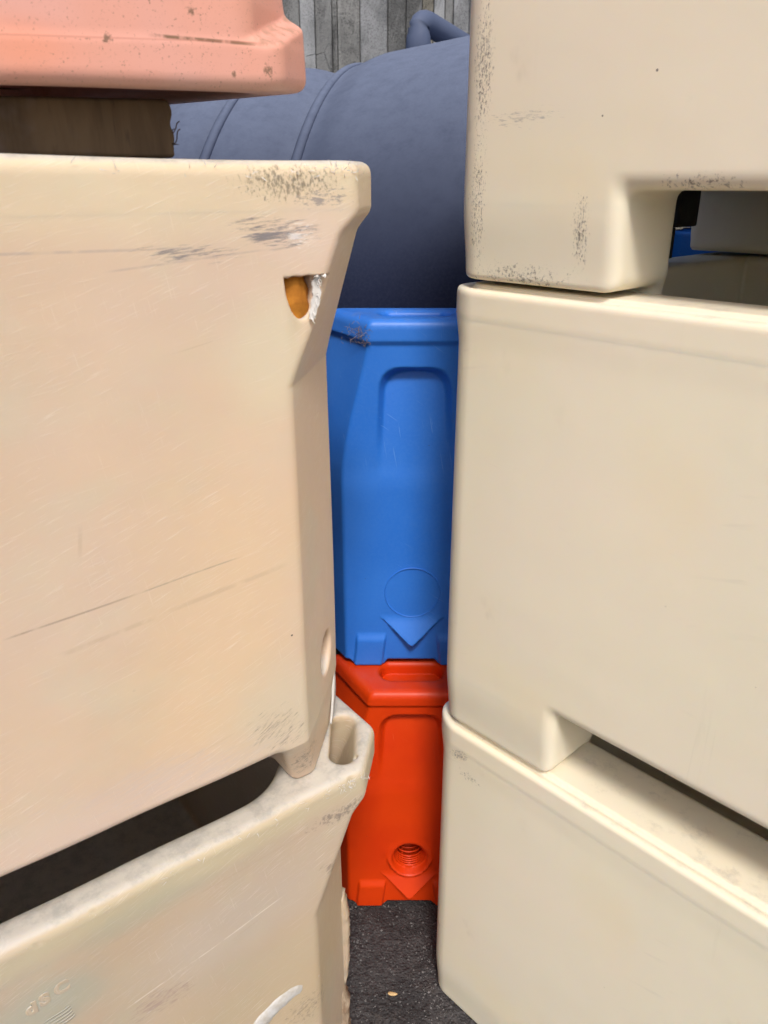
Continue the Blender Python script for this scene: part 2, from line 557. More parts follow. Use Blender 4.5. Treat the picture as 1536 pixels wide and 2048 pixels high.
def asphalt_mat():
    b = NB('worn_asphalt')
    n = b.noise(90, 6, .7)
    v = b.voro(170)
    col = b.mix(b.ramp(n, .3, .7), (.030, .027, .028), (.070, .064, .064))
    col = b.mix(b.mul(b.ramp(b.noise(7, 5, .65), .45, .65), .7), col, (.020, .018, .019))
    col = b.mix(b.mul(b.ramp(b.noise(9, 5, .7, b.vec(loc=(4, 4, 0))), .55, .7), .6), col, (.075, .062, .055))
    sp = b.specks(210, .2, .06)
    col = b.mix(b.mul(sp, .55), col, (.22, .21, .20))
    sp2 = b.specks(120, .08, .06, (3, 3, 3))
    col = b.mix(sp2, col, (.55, .54, .52))
    h = b.add(b.mul(b.sub(1.0, v), .8), b.mul(n, 1.2))
    nrm = b.bump(h, .9, .004)
    nrm = b.bump(b.noise(22, 5, .65), 1.0, .018, nrm)
    return b.done(col, b.add(.62, b.mul(n, .3)), nrm, .35)


M_ground = asphalt_mat()


def concrete_mat(name, c1, c2, rough_amt, cracks=.35):
    b = NB(name)
    n = b.noise(3.1, 7, .72)
    col = b.mix(b.ramp(n, .38, .62), tuple(.72 * q for q in c1), c2)
    gr = b.noise(130, 4, .7)
    col = b.mix(b.mul(b.ramp(gr, .48, .62), rough_amt), col, tuple(.35 * q for q in c1))
    st = b.ramp(b.noise(1.0, 4, .65, b.vec((5, 5, 1.3), (0, rad(14), 0)), 1.2), .52, .64)
    col = b.mix(b.mul(st, .45), col, tuple(min(1, 1.5 * q) for q in c2))
    ln = b.ramp(b.noise(1.0, 3, .6, b.vec((60, 10, 9), (0, rad(18), 0)), 1.5), .62, .68)
    col = b.mix(b.mul(ln, .35), col, tuple(min(1, 1.7 * q) for q in c1))
    pit = b.specks(34, .20, .22, (2, 5, 1))
    col = b.mix(b.mul(pit, .7), col, (.045, .045, .045))
    grit = b.specks(90, .2, .10, (7, 1, 4))
    col = b.mix(b.mul(grit, .6), col, (.42, .41, .38))
    e = b.voro(4.2, b.vec((1, 1, 1.1), loc=(.3, 0, .2)), 'DISTANCE_TO_EDGE')
    wob = b.add(e, b.mul(b.sub(b.noise(24, 4, .7), .5), .05))
    cr = b.mul(b.ramp(wob, .0, .010, 1, 0), b.ramp(b.noise(2.1, 2, .5, b.vec(loc=(6, 6, 2))), .60, .64))
    col = b.mix(b.mul(cr, cracks), col, (.05, .05, .05))
    h = b.add(b.mul(gr, 1.0 + rough_amt), b.mul(n, 2))
    h = b.sub(h, b.mul(b.math('MAXIMUM', pit, cr), 1.2))
    return b.done(col, .85, b.bump(h, .8, .004), .2)


M_conc_light = concrete_mat('pale_board_marked_concrete', (.195, .198, .200), (.265, .268, .270), .6)
M_conc_mid = concrete_mat('grey_board_marked_concrete', (.175, .175, .168), (.23, .226, .215), .7)
M_conc_dark = concrete_mat('dark_board_marked_concrete', (.125, .125, .122), (.18, .18, .175), .8)
M_conc_tan = concrete_mat('tan_board_marked_concrete', (.20, .185, .15), (.165, .155, .13), .85)

# ------------------------------------------------------------------ ground, wall
bm = bmesh.new()
gx = axis((-60, -1, 8), (-1, 1.2, .05), (1.2, 60, 8))
gy = axis((-60, .4, 8), (.4, 2.4, .05), (2.4, 60, 8))
rng = np.random.default_rng(4)
grid = [[bm.verts.new((x, y, (0.0025 * math.sin(7 * x + 2 * y) * math.cos(5 * y - 3 * x) - 0.003) if (abs(x) < 1.1 and .5 < y < 2.3) else -.003))
         for y in gy] for x in gx]
for i in range(len(gx) - 1):
    for j in range(len(gy) - 1):
        bm.faces.new((grid[i][j], grid[i + 1][j], grid[i + 1][j + 1], grid[i][j + 1])).smooth = True
me = bpy.data.meshes.new('ground')
bm.to_mesh(me)
bm.free()
tag(link('ground', me, M_ground), kind='structure')


def box_bm(bm, x0, x1, y0, y1, z0, z1):
    vs = [bm.verts.new((x, y, z)) for x in (x0, x1) for y in (y0, y1) for z in (z0, z1)]
    for f in ((0, 1, 3, 2), (4, 6, 7, 5), (0, 4, 5, 1), (2, 3, 7, 6), (0, 2, 6, 4), (1, 5, 7, 3)):
        bm.faces.new([vs[i] for i in f])


def box_obj(name, x0, x1, y0, y1, z0, z1, mat, parent, bev=0.0, seg=2):
    bm = bmesh.new()
    box_bm(bm, x0, x1, y0, y1, z0, z1)
    if bev:
        bmesh.ops.bevel(bm, geom=bm.edges[:], offset=bev, segments=seg, affect='EDGES', profile=.6)
    me = bpy.data.meshes.new(name)
    bm.to_mesh(me)
    bm.free()
    return link(name, me, mat, parent)


WY = 4.15
wall = tag(empty('concrete_wall', (0, WY, 0)), 'tall grey concrete wall with upright board marks behind the tank', 'wall')
box_obj('wall_core', -2.6, 3.2, .05, .35, -.05, 4.2, M_conc_mid, wall)
K = WY / 1.1617 / 1560.0
edges = [(600, 'l', .0), (630, 'd', .006), (664, 'd', .012), (675, 'm', .003), (720, 'l', .0), (775, 'd', .008), (812, 'd', .005), (844, 't', .01),
         (867, 'l', .0), (889, 'd', .009), (906, 'l', .002), (938, None, 0)]
strips = [((a[0] - 768) * K, (b_[0] - 768) * K, a[1], a[2]) for a, b_ in zip(edges, edges[1:])]
random.seed(5)
x = strips[0][0]
while x > -2.55:
    wd = random.uniform(.09, .15)
    strips.append((x - wd, x, random.choice('lmdmt'), random.uniform(0, .01)))
    x -= wd
x = (938 - 768) * K
while x < 3.1:
    wd = random.uniform(.08, .15)
    strips.append((x, x + wd, random.choice('lmdmt'), random.uniform(0, .01)))
    x += wd
MC = {'l': M_conc_light, 'm': M_conc_mid, 'd': M_conc_dark, 't': M_conc_tan}
for i, (a, b_, k, dy) in enumerate(strips):
    bm = bmesh.new()
    box_bm(bm, a + .0015, b_ - .0015, dy, .048, .0, 4.19 - .001 * (i % 3))
    bmesh.ops.bevel(bm, geom=bm.edges[:], offset=.003, segments=1, affect='EDGES')
    me = bpy.data.meshes.new('concrete_strip')
    bm.to_mesh(me)
    bm.free()
    link('concrete_strip', me, MC[k], wall)

# ------------------------------------------------------------------ grey tank behind
TH, TR = -.268, .97
tank = tag(empty('storage_tank', (-.046, 2.84, .028), TH), 'big dull grey-blue plastic tank lying on its side against the wall', 'tank')


def tank_r(s):
    r = TR * np.ones_like(s)
    r = r - .045 * np.exp(-((s + .02) / .10) ** 2) * (s < 0) - .03 * np.exp(-(s / .07) ** 2) * (s >= 0)
    r = np.where(s < -.01, r - .02 - .012 * clip((-s) / .26), r)
    r = r + .045 * sstep(.03, .5, s)
    r = np.where(s < -.26, r - .02 * np.exp(-((s + .26) / .06) ** 2) - .35 * clip((-s - .30) / .55) ** 2.2, r)
    r = np.where(s > .55, (TR + .045) * np.sqrt(np.maximum(1e-4, 1 - clip((s - .55) / .33) ** 2.4)), r)
    return r


def lathe(name, ss, rs, mat, parent, n=160, zc=TR):
    ph = np.linspace(0, 2 * math.pi, n, endpoint=False)
    P = np.stack([np.repeat(ss, n), (rs[:, None] * np.sin(ph)[None]).ravel(), zc + (rs[:, None] * np.cos(ph)[None]).ravel()], 1)
    i = np.arange(len(ss) - 1)[:, None] * n
    j = np.arange(n)[None]
    jn = (j + 1) % n
    Q = np.stack([(i + j).ravel(), (i + n + j).ravel(), (i + n + jn).ravel(), (i + jn).ravel()], 1)
    return link(name, mesh_np(name, P, None, Q[:, ::-1]), mat, parent)


ss = axis((-1.0, -.32, .03), (-.32, .12, .008), (.12, .55, .04), (.55, .879, .01))
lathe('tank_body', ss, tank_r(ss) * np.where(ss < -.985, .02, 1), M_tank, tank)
for s0, hw, hh in ((0.0, .017, .012), (-.262, .018, .013)):
    t = np.linspace(-1, 1, 13)
    base = tank_r(np.array([s0 - .012, s0 + .012])).max()
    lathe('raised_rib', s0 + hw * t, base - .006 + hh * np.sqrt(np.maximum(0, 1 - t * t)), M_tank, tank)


def tube(pts, radii, n=14, cap=True):
    """skinned tube as vertex and quad lists"""
    pts = [Vector(p) for p in pts]
    V, Fc = [], []
    up = Vector((0.3, 0.2, 1)).normalized()
    for i, p in enumerate(pts):
        d = (pts[min(i + 1, len(pts) - 1)] - pts[max(i - 1, 0)]).normalized()
        a = d.cross(up)
        if a.length < .05:
            a = d.cross(Vector((1, 0, 0)))
        a.normalize()
        c = a.cross(d)
        for k in range(n):
            t = 2 * math.pi * k / n
            V.append(p + (a * math.cos(t) + c * math.sin(t)) * radii[i])
    for i in range(len(pts) - 1):
        for k in range(n):
            Fc.append((i * n + k, i * n + (k + 1) % n, (i + 1) * n + (k + 1) % n, (i + 1) * n + k))
    if cap:
        Fc.append(tuple(range(n))[::-1])
        Fc.append(tuple((len(pts) - 1) * n + k for k in range(n)))
    return V, Fc


def pyd(name, V, Fc, mat, parent=None, smooth=True):
    me = bpy.data.meshes.new(name)
    me.from_pydata([tuple(v) for v in V], [], Fc)
    for p in me.polygons:
        p.use_smooth = smooth
    me.update()
    return link(name, me, mat, parent)


def smooth_path(pts, n=8):
    pts = [Vector(p) for p in pts]
    out = []
    for i in range(len(pts) - 1):
        p0, p1, p2, p3 = pts[max(i - 1, 0)], pts[i], pts[i + 1], pts[min(i + 2, len(pts) - 1)]
        for k in range(n):
            t = k / n
            out.append(.5 * ((2 * p1) + (p2 - p0) * t + (2 * p0 - 5 * p1 + 4 * p2 - p3) * t * t + (3 * p1 - p0 - 3 * p2 + p3) * t ** 3))
    return out + [pts[-1]]


def bent(pts, r, k=.35):
    """polyline with rounded bends"""
    pts = [Vector(p) for p in pts]
    out = [pts[0]]
    for a, b_, c in zip(pts, pts[1:], pts[2:]):
        u, v = (a - b_), (c - b_)
        l = min(r, u.length * .45, v.length * .45)
        p, q = b_ + u.normalized() * l, b_ + v.normalized() * l
        for i in range(7):
            t = i / 6
            out.append(p * (1 - t) ** 2 + b_ * 2 * t * (1 - t) + q * t * t)
    return out + [pts[-1]]


# lifting lug: pipe loop on the crown of the tank (tank-local coordinates: x along the axis, y back)
zt = 2 * TR
p = bent([(.175, -.07, zt - .06), (.175, -.07, zt + .085), (.30, .20, zt + .030), (.33, .27, zt - .08)], .045)
rr_ = [.044, .036] + [.033] * (len(p) - 3) + [.045]
V, Fc = tube(p, rr_, 20)
M_lug = pe('weathered_grey_lug_plastic', (.085, .105, .165), (.095, .115, .175), (.16, .18, .23), rough=.6, spec=.15, dust_or_sky=.3)
pyd('lifting_lug', V, Fc, M_lug, tank)

# ------------------------------------------------------------------ old chamfer-cornered cream tubs (left stack)
LH = .812
L_ANG = math.atan2(.596, .803)
L_AT = Vector((-.014, .91, 0))


def old_tub(hole=False, slot=True, drain=False, nicks=(), lug=True):
    def f(x, v, z):
        u = -x
        t = LH - z
        # low warp of the moulded wall
        v = v + .0025 * np.sin(5.1 * u + 1.3) * np.sin(4.3 * z + .7) + .0008 * np.sin(31 * u + 9 * z)
        a = .017 + .016 * sstep(.046, .078, t) + .077 * clip((t - .055) / .175)
        side = -.054 + .010 * sstep(.046, .075, t) + .021 * clip((t - .05) / .15)
        fz = clip((.1 - z) / .1)
        front = .043 * fz - v
        if hole:
            rec = .009 * sstep(.112, .078, u) * (z < .698) * sstep(.60, .655, z)
            front = front + rec
        ch = (a + .012 * fz - (u + v)) * .66
        d = smax(front, side + .02 * fz - u, .008)
        d = smax(d, ch, .006)
        d = smax(d, np.maximum(v - 1.0, u - 1.15), .03)
        cav = smax(smax(.055 - v, side + .055 - u, .03), (.205 - (u + v)) * .7, .03)
        cav = smax(cav, np.maximum(v - .945, u - 1.095), .03)
        cav = smax(cav, .17 - z, .03)
        ztop = LH - .002 * np.sin(9 * u) * np.sin(6 * v + 1)
        d = smax(d, z - ztop, .016)
        d = smax(d, -z, .009)
        d = smax(d, -cav, .028)
        fu = .112 + .034 * clip(z / .1)
        c1 = np.maximum(smax(z - .098, fu - u, .02), u - 1.0)
        c2 = np.maximum(smax(z - .098, .165 - v, .02), v - .85)
        d = smax(d, -c1, .014)
        d = smax(d, -c2, .014)
        if lug:   # rounded locating lug behind the foot
            q = np.sqrt((u - .122) ** 2 + (v - .128) ** 2 + (np.minimum(z - .022, 0)) ** 2) - .022
            d = smin(d, np.maximum(q, z - .12), .02)
        if slot:
            ax_, ay, bx, by = -.020, .106, .021, .048
            sh = .26 * clip(LH - z, 0, .2)
            us, vs = u - sh, v - sh
            h = clip(((us - ax_) * (bx - ax_) + (vs - ay) * (by - ay)) / ((bx - ax_) ** 2 + (by - ay) ** 2))
            sl = np.sqrt((us - ax_ - h * (bx - ax_)) ** 2 + (vs - ay - h * (by - ay)) ** 2) - .018
            d = smax(d, -np.maximum(sl, LH - .118 - z), .014)
        if drain:
            wd = (u + v - .11) * .7071
            l = (v - u) * .7071 - .040
            q = np.sqrt(l * l + (z - .165) ** 2)
            d = smax(d, -np.maximum(q - .031, wd - .024), .006)
            d = smin(d, np.maximum(np.maximum(q - .010, wd - .03), .014 - wd), .004)
        if hole:
            zz = np.minimum(z - .686, 0)
            e = (np.sqrt(((u - .0905 - .10 * (z - .68)) / .0185) ** 2 + (zz / .033) ** 2) - 1) * .014
            d = smax(d, -np.maximum(np.maximum(e, z - .698 - .0007 * np.sin(400 * u) - .0006 * np.sin(930 * u + 1)), v - .034), .003)
        for nu, nv, nzz, nr in nicks:
            d = smax(d, -(np.sqrt((u - nu) ** 2 + (v - nv) ** 2 + (z - nzz) ** 2) - nr), .006)
        return d
    xs = axis((-1.19, -.60, .06), (-.60, -.18, .006), (-.18, .06, .0034), (.06, .075, .0075))
    ys = axis((-.022, -.012, .005), (-.012, .20, .0034), (.20, 1.03, .05))
    zs = axis((-.02, .0, .01), (.0, .125, .0036), (.125, .56, .0062), (.56, .83, .0036))
    return surf_net(f, xs, ys, zs)


def tub_rules(H, zc, fu, fv, sgn):
    def rule(c):
        r = np.zeros(len(c), int)
        r[c[:, 2] > H - .048] = 1
        low = c[:, 2] < zc
        u, v = c[:, 0] * sgn, c[:, 1]
        k = 2 + (u > fu).astype(int) + 2 * (v > fv)
        return np.where(low, k, r)
    return rule


NM = ['shell', 'rim', 'foot', 'foot', 'foot', 'foot']
rng = np.random.default_rng(11)


def nicks_for(n, seed):
    g = np.random.default_rng(seed)
    out = []
    for i in range(n):
        k = g.random()
        if k < .6:
            out.append((g.uniform(-.02, .5), g.uniform(-.004, .004), LH - g.uniform(-.001, .012), g.uniform(.0015, .0034)))
        else:
            out.append((g.uniform(-.05, .02), g.uniform(.0, .06), LH - g.uniform(-.001, .03), g.uniform(.0015, .003)))
    return out


low = tag(empty('cream_tub', L_AT, L_ANG), 'battered cream tub with dark gap above it, white arc and raised letters', 'tub', 'stacked cream plastic tubs')
split_parts(*old_tub(nicks=nicks_for(9, 1)), M_left_low, low, tub_rules(LH, .085, .6, .5, -1), NM)
up = tag(empty('cream_tub', L_AT + Vector((0, 0, .81)), L_ANG), 'scuffed cream tub of the left stack with torn corner hole showing orange foam', 'tub', 'stacked cream plastic tubs')
split_parts(*old_tub(hole=True, slot=False, drain=True, nicks=nicks_for(3, 4)), M_left_up, up, tub_rules(LH, .085, .6, .5, -1), NM)

# orange foam seen through the torn hole
bm = bmesh.new()
bmesh.ops.create_icosphere(bm, subdivisions=4, radius=1)
for v in bm.verts:
    c = v.co.copy()
    n = .06 * math.sin(5 * c.x + 3 * c.z) + .04 * math.sin(11 * c.z + 4 * c.y) - .10 * math.exp(-((c.x - .35 + .15 * c.z) / .07) ** 2)
    v.co = Vector((-.0925 + c.x * .024 * (1 + n), .026 + c.y * .017 * (1 + n), .672 + c.z * .040 * (1 + n)))
for f_ in bm.faces:
    f_.smooth = True
me = bpy.data.meshes.new('foam')
bm.to_mesh(me)
bm.free()
link('foam', me, M_foam, up)


def ribbon(name, pts, wds, th, mat, parent, nrm=Vector((0, -1, 0))):
    """thick torn strip along pts (tub-local); wds half widths"""
    V, Fc = [], []
    pts = [Vector(p) for p in pts]
    for i, p in enumerate(pts):
        d = (pts[min(i + 1, len(pts) - 1)] - pts[max(i - 1, 0)]).normalized()
        s = d.cross(nrm).normalized()
        for a, b_ in ((-1, 0), (1, 0), (1, 1), (-1, 1)):
            V.append(p + s * a * wds[i] + nrm * th * b_)
        if i:
            o, q = 4 * (i - 1), 4 * i
            for k in range(4):
                Fc.append((o + k, o + (k + 1) % 4, q + (k + 1) % 4, q + k))
    Fc.append((3, 2, 1, 0))
    q = 4 * (len(pts) - 1)
    Fc.append((q, q + 1, q + 2, q + 3))
    return V, Fc


def join(parts):
    V, Fc = [], []
    for v, f_ in parts:
        o = len(V)
        V += list(v)
        Fc += [tuple(o + i for i in q) for q in f_]
    return V, Fc


random.seed(3)
tp = []
# torn inner wall edge to the right of the hole
main = smooth_path([(-.0665, .006, .698), (-.0700, .008, .690), (-.0695, .007, .678), (-.0735, .007, .664), (-.0780, .006, .652)], 6)
tp.append(ribbon('', main, [.0022 + .0006 * math.sin(i * 1.3) + .0028 * math.sin(math.pi * i / len(main)) for i in range(len(main))], .0022, None, None))
for i in range(16):
    t = random.random()
    b0 = main[int(t * (len(main) - 1))]
    q = [b0 + Vector((random.uniform(-.002, .002), -.002, 0))]
    for k in range(3):
        q.append(q[-1] + Vector((random.uniform(-.002, .0015), random.uniform(-.002, .0006), random.uniform(-.005, .001))))
    tp.append(ribbon('', smooth_path(q, 3), [.0007 * (1 - i2 / 10) for i2 in range(10)], .0005, None, None))
# ragged lip on the flat top of the hole
for i in range(3):
    x0 = random.uniform(-.080, -.060)
    q = [Vector((x0, .003, .6985)), Vector((x0 + random.uniform(-.001, .001), .0, .6975)), Vector((x0 + random.uniform(-.002, .002), -.0005, .6972 - random.random() * .0016))]
    tp.append(ribbon('', q, [random.uniform(.0012, .0035), .001, .0003], .0006, None, None))
pyd('torn_plastic', *join(tp), M_white, up, False)

# loose plastic shavings hanging off edges
def burrs(n, gen, ln, wd, seed):
    random.seed(seed)
    out = []
    for i in range(n):
        p0 = Vector(gen())
        q = [p0]
        d = Vector((random.uniform(-1, 1), random.uniform(-.8, .1), random.uniform(-.6, 1))).normalized()
        for k in range(3):
            q.append(q[-1] + d * ln * random.uniform(.2, .5))
            d = (d + Vector((random.uniform(-.5, .5), random.uniform(-.5, .3), random.uniform(-.6, .4)))).normalized()
        out.append(ribbon('', q, [wd, wd * .9, wd * .6, wd * .2], wd * .5, None, None))
    return join(out)


V, Fc = burrs(60, lambda: (random.choice([-.10 + random.random() * .08, -.5 * random.random()]), random.uniform(-.0005, .003), .806 + random.uniform(-.012, .002)), .006, .0004, 5)
o = pyd('plastic_shavings', V, Fc, M_white, up, False)
o['kind'] = 'stuff'
V, Fc = burrs(90, lambda: (random.choice([-.06 + random.random() * .045, -.5 * random.random()]), random.uniform(-.0005, .004), .804 + random.uniform(-.01, .003)), .006, .0004, 6)
o = pyd('plastic_shavings', V, Fc, M_white, low, False)
o['kind'] = 'stuff'

# bright scraped-back weld strip on the lower right edge of the upper tub

# white arc worn into the lower tub's face
arc = []
for i in range(41):
    t = rad(70 + 150 * i / 40)
    arc.append((-(.148 - .108 * math.cos(t)), .001, .345 + .110 * math.sin(t)))
wds = [.008 + .009 * min(1, i / 7) + .0016 * math.sin(i * 2.3) * math.sin(i * .9 + 1) for i in range(41)]
random.seed(2)
V, Fc = [], []
for i, p in enumerate(arc):
    pv = Vector(p)
    d = (Vector(arc[min(i + 1, 40)]) - Vector(arc[max(i - 1, 0)])).normalized()
    s = d.cross(Vector((0, -1, 0))).normalized()
    for k in range(9):
        t = math.pi * k / 8
        V.append(pv + s * math.cos(t) * wds[i] + Vector((0, -1, 0)) * math.sin(t) * (wds[i] * .30 + .0006 * math.sin(i * 1.7 + k)) + Vector((0, .001, 0)))
    if i:
        for k in range(8):
            Fc.append((9 * (i - 1) + k, 9 * (i - 1) + k + 1, 9 * i + k + 1, 9 * i + k))
Fc.append(tuple(range(9)))
Fc.append(tuple(9 * 40 + k for k in range(9))[::-1])
M_arc = plain('white_worn_plastic', (.58, .565, .545), (.47, .43, .37), 70, .55, .9, .002, (1, 1, 1))
pyd('raised_arc', V, Fc, M_arc, low)

# raised letters and wave marks on the lower tub
M_emboss = plain('pale_raised_plastic', (.53, .49, .41), (.49, .455, .38), 80, .5, .4, .0006)


def letter(ch, x, z, size, ext=.0004):
    cu = bpy.data.curves.new('letter', 'FONT')
    cu.body = ch
    cu.size = size
    cu.extrude = ext
    cu.bevel_depth = .0007
    cu.offset = .0012
    cu.bevel_resolution = 1
    ob = bpy.data.objects.new('letter', cu)
    COL.objects.link(ob)
    dg = bpy.context.evaluated_depsgraph_get()
    me = bpy.data.meshes.new_from_object(ob.evaluated_get(dg))
    bpy.data.objects.remove(ob)
    o = link('letter', me, M_left_low, low)
    o.location = (x, -.0006, z)
    o.rotation_euler = (math.pi / 2, rad(-2), 0)
    return o


for ch, x in (('d', -.502), ('S', -.486), ('C', -.469)):
    letter(ch, x, .703 + (x + .5) * .22, .024)
for k in range(5):
    z0 = .680 - .0052 * k
    q = smooth_path([(-.500, .0005, z0 - .006), (-.485, 0, z0 - .001), (-.470, 0, z0), (-.458, 0, z0 + .002), (-.452 + .001 * k, .0005, z0 + .007)], 6)
    V, Fc = ribbon('', q, [.0009 + .0006 * (i / len(q)) for i in range(len(q))], .0014, None, None)
    pyd('wave_mark', V, Fc, M_left_low, low)

# broken lugs low on the facet of the lower tub, scraped strip on the facet of the upper one
def facet_pt(t, z, out=0.0):
    return Vector((-(.11 - t) + out * .7071, t - out * .7071, z))


V, Fc = ribbon('', smooth_path([facet_pt(.118, .105, -.002), facet_pt(.118, .085, -.001), facet_pt(.114, .06, -.0005), facet_pt(.107, .035, -.001), facet_pt(.100, .018, -.002)], 5),
               [.002 + .008 * math.sin(math.pi * i / 20) for i in range(21)], .0025, None, None, Vector((.7071, -.7071, 0)))
pyd('scraped_strip', V, Fc, M_white, up)
for (t0, t1, z0, z1, o0, mt) in ((.118, .142, .20, .42, .012, 0), (.10, .13, .02, .21, .012, 1)):
    V, Fc = [], []
    n = 26
    random.seed(int(z0 * 100) + 3)
    for i in range(n + 1):
        z = z0 + (z1 - z0) * i / n
        e = min(1, 4 * min(i, n - i) / n)
        r_ = o0 * (.25 + .75 * e) + random.uniform(-.0035, .0025)
        for t, oo in ((t0, -.01), (t0 + .003, r_ * .8), ((t0 + t1) / 2, r_), (t1 - .003, r_ * .8), (t1, -.01)):
            V.append(facet_pt(t, z, oo))
        if i:
            for k in range(4):
                Fc.append((5 * (i - 1) + k, 5 * (i - 1) + k + 1, 5 * i + k + 1, 5 * i + k))
    Fc.append((4, 3, 2, 1, 0))
    Fc.append(tuple(5 * n + k for k in range(5)))
    pyd('broken_lug', V, Fc, M_stain if mt else M_left_low, low)

# ------------------------------------------------------------------ salmon tub upside down on top
PH = .812


def pink_tub():
    def f(x, v, z):      # z measured from the upturned rim
        u = -x
        t = z
        a = .104 + .030 * sstep(.044, .064, t + .3 * (u - .07)) + .03 * clip((t - .07) / .2)
        side = .024 + .008 * sstep(.05, .08, t)
        v = v + .0012 * np.sin(9 * u) * (1 + np.sin(14 * z)) - .0011 * sstep(.034, .044, z) * sstep(.02, .06, u)
        d = smax(-v, side - u, .010)
        d = smax(d, (a - (u + v)) * .66, .014)
        d = smax(d, np.maximum(v - .9, u - 1.1), .03)
        d = smax(d, -(z + .003 * np.sin(11 * u + .5) - .002), .014)
        d = smax(d, z - PH, .02)
        cav = smax(smax(.055 - v, .085 - u, .03), (.20 - (u + v)) * .7, .03)
        cav = smax(cav, np.maximum(v - .845, u - 1.045), .03)
        cav = smax(cav, z - (PH - .1), .03)
        return smax(d, -cav, .024)
    xs = axis((-1.14, -.46, .06), (-.46, .03, .0036))
    ys = axis((-.02, -.012, .008), (-.012, .12, .0036), (.12, .93, .045))
    zs = axis((-.016, .0, .008), (.0, .16, .0034), (.16, .84, .05))
    return surf_net(f, xs, ys, zs)


c, s = math.cos(L_ANG), math.sin(L_ANG)
uvec, vvec = Vector((-.803, -.596, 0)), Vector((-.596, .803, 0))
pk = tag(empty('salmon_tub', L_AT + Vector((0, 0, 1.6885)), L_ANG), 'faded salmon pink tub turned upside down above the left stack', 'tub')
pk.rotation_euler = (rad(2.0), rad(-3.4), L_ANG)
P, N, Q = pink_tub()
split_parts(P, N, Q, M_pink, pk, lambda c: (c[:, 2] < .052).astype(int), ['shell', 'rim'])

# timber spacer between the cream tub and the salmon tub
def timber():
    def f(x, y, z):
        ex = .0015 * np.sin(70 * z) + .001 * np.sin(310 * z + 2) + .0008 * np.sin(170 * z)
        g = .0008 * np.sin(60 * x + 3 * np.sin(9 * z)) + .0005 * np.sin(143 * x + 1)
        d = smax(np.maximum(x - .0 - ex, -x - .52), np.maximum(-y - g, y - .12), .004)
        return smax(d, np.maximum(z - .0505 - .057 * -x * 0, -z), .004)
    xs = axis((-.55, -.30, .02), (-.30, .012, .003))
    ys = axis((-.008, .02, .003), (.02, .14, .02))
    zs = axis((-.006, .06, .003))
    return surf_net(f, xs, ys, zs)


wb = tag(empty('timber_block', L_AT + uvec * .190 + vvec * .070 + Vector((0, 0, 1.6225)), L_ANG), 'short weathered timber block with frayed end under the salmon tub', 'timber')
P, N, Q = timber()
# the block is squeezed under the tilted tub: slope its top
P[:, 2] *= np.interp(P[:, 0], [-.55, .02], [.66, 1.05])
link('block', mesh_np('block', P, N, Q), M_wood, wb)
random.seed(8)
fr = []
for i in range(16):
    z = random.uniform(.001, .049)
    q = [Vector((-.002, random.uniform(-.001, .03), z))]
    d = Vector((random.uniform(.1, 1), random.uniform(-.5, .1), random.uniform(-.7, .9))).normalized()
    for k in range(4):
        q.append(q[-1] + d * random.uniform(.0008, .0028))
        d = (d + Vector((random.uniform(-.5, .4), random.uniform(-.3, .3), random.uniform(-.6, .6)))).normalized()
    fr.append(ribbon('', q, [.0006, .0006, .0005, .0004, .0002], .0004, None, None))
for z0, ln in ((.012, .012), (.022, .009)):
    q = smooth_path([(0, 0, z0), (.003, -.001, z0 + .004), (.005, -.001, z0 + ln), (.008, -.001, z0 + ln + .002)], 4)
    fr.append(ribbon('', q, [.0005] * len(q), .0004, None, None))
o = pyd('splinters', *join(fr), M_dark_fibre, wb, False)
o['kind'] = 'stuff'

# ------------------------------------------------------------------ smooth cream tubs (right stack)
RH = .750
R_ANG = math.atan2(-.724, .689)
R_AT = Vector((.115 - .035 * .689, 1.14 + .035 * .724, 0))
RU, RV = 1.2, .86


def new_tub(ch_h=.13, foot_u=.245, foot_v=.115, RH=RH, lugs=True, wall_in=.110):
    def f(u, v, z):
        v = v + .003 * np.sin(2.6 * u + .4) * np.sin(4.1 * z)
        fl = (.0012 + .0118 * sstep(.0, .05, v)) * sstep(RH - .088, RH - .040, z) - .006 * (1 - sstep(.0, .10, z)) + .0005 * sstep(RH - .050, RH - .038, z)
        r = .05
        qx, qy = np.abs(u - RU / 2) - RU / 2 + r, np.abs(v - RV / 2) - RV / 2 + r
        d2 = np.sqrt(np.maximum(qx, 0) ** 2 + np.maximum(qy, 0) ** 2) + np.minimum(np.maximum(qx, qy), 0) - r
        o = d2 - fl
        ledge = .005 * sstep(-.014, -.022, d2)     # inner ledge sits a touch above the outer bead
        d = smax(o, z - RH - ledge + .004, .010)
        d = smax(d, -z, .010)
        g = np.sqrt((d2 + .0150) ** 2 + (z - RH + .002) ** 2) - .0032
        d = smax(d, -g, .004)
        cav = smax(d2 + wall_in, .21 - z, .03)
        d = smax(d, -cav, .012)
        # fork channels: one through the long face, one through the short face
        c1 = smax(z - ch_h, np.maximum(foot_u - u, u - (RU - foot_u)), .018)
        c2 = smax(z - ch_h, np.maximum(foot_v - v, v - (RV - .155)), .018)
        d = smax(d, -c1, .022)
        d = smax(d, -c2, .022)
        if lugs:
            e = smax(smax(np.abs(u - foot_u + .06) - .05, np.abs(v - .137) - .020, .02), np.abs(z + .02) - .05, .02)
            e = np.maximum(e, z - .08)
            d = smin(d, e, .012)
        return d
    xs = axis((-.022, .12, .0036), (.12, .62, .0055), (.62, 1.23, .05))
    ys = axis((-.024, .16, .0036), (.16, .89, .03))
    zs = axis((-.085, -.02, .0065), (-.02, .20, .0045), (.20, RH - .11, .0085), (RH - .11, RH + .03, .0036))
    return surf_net(f, xs, ys, zs)


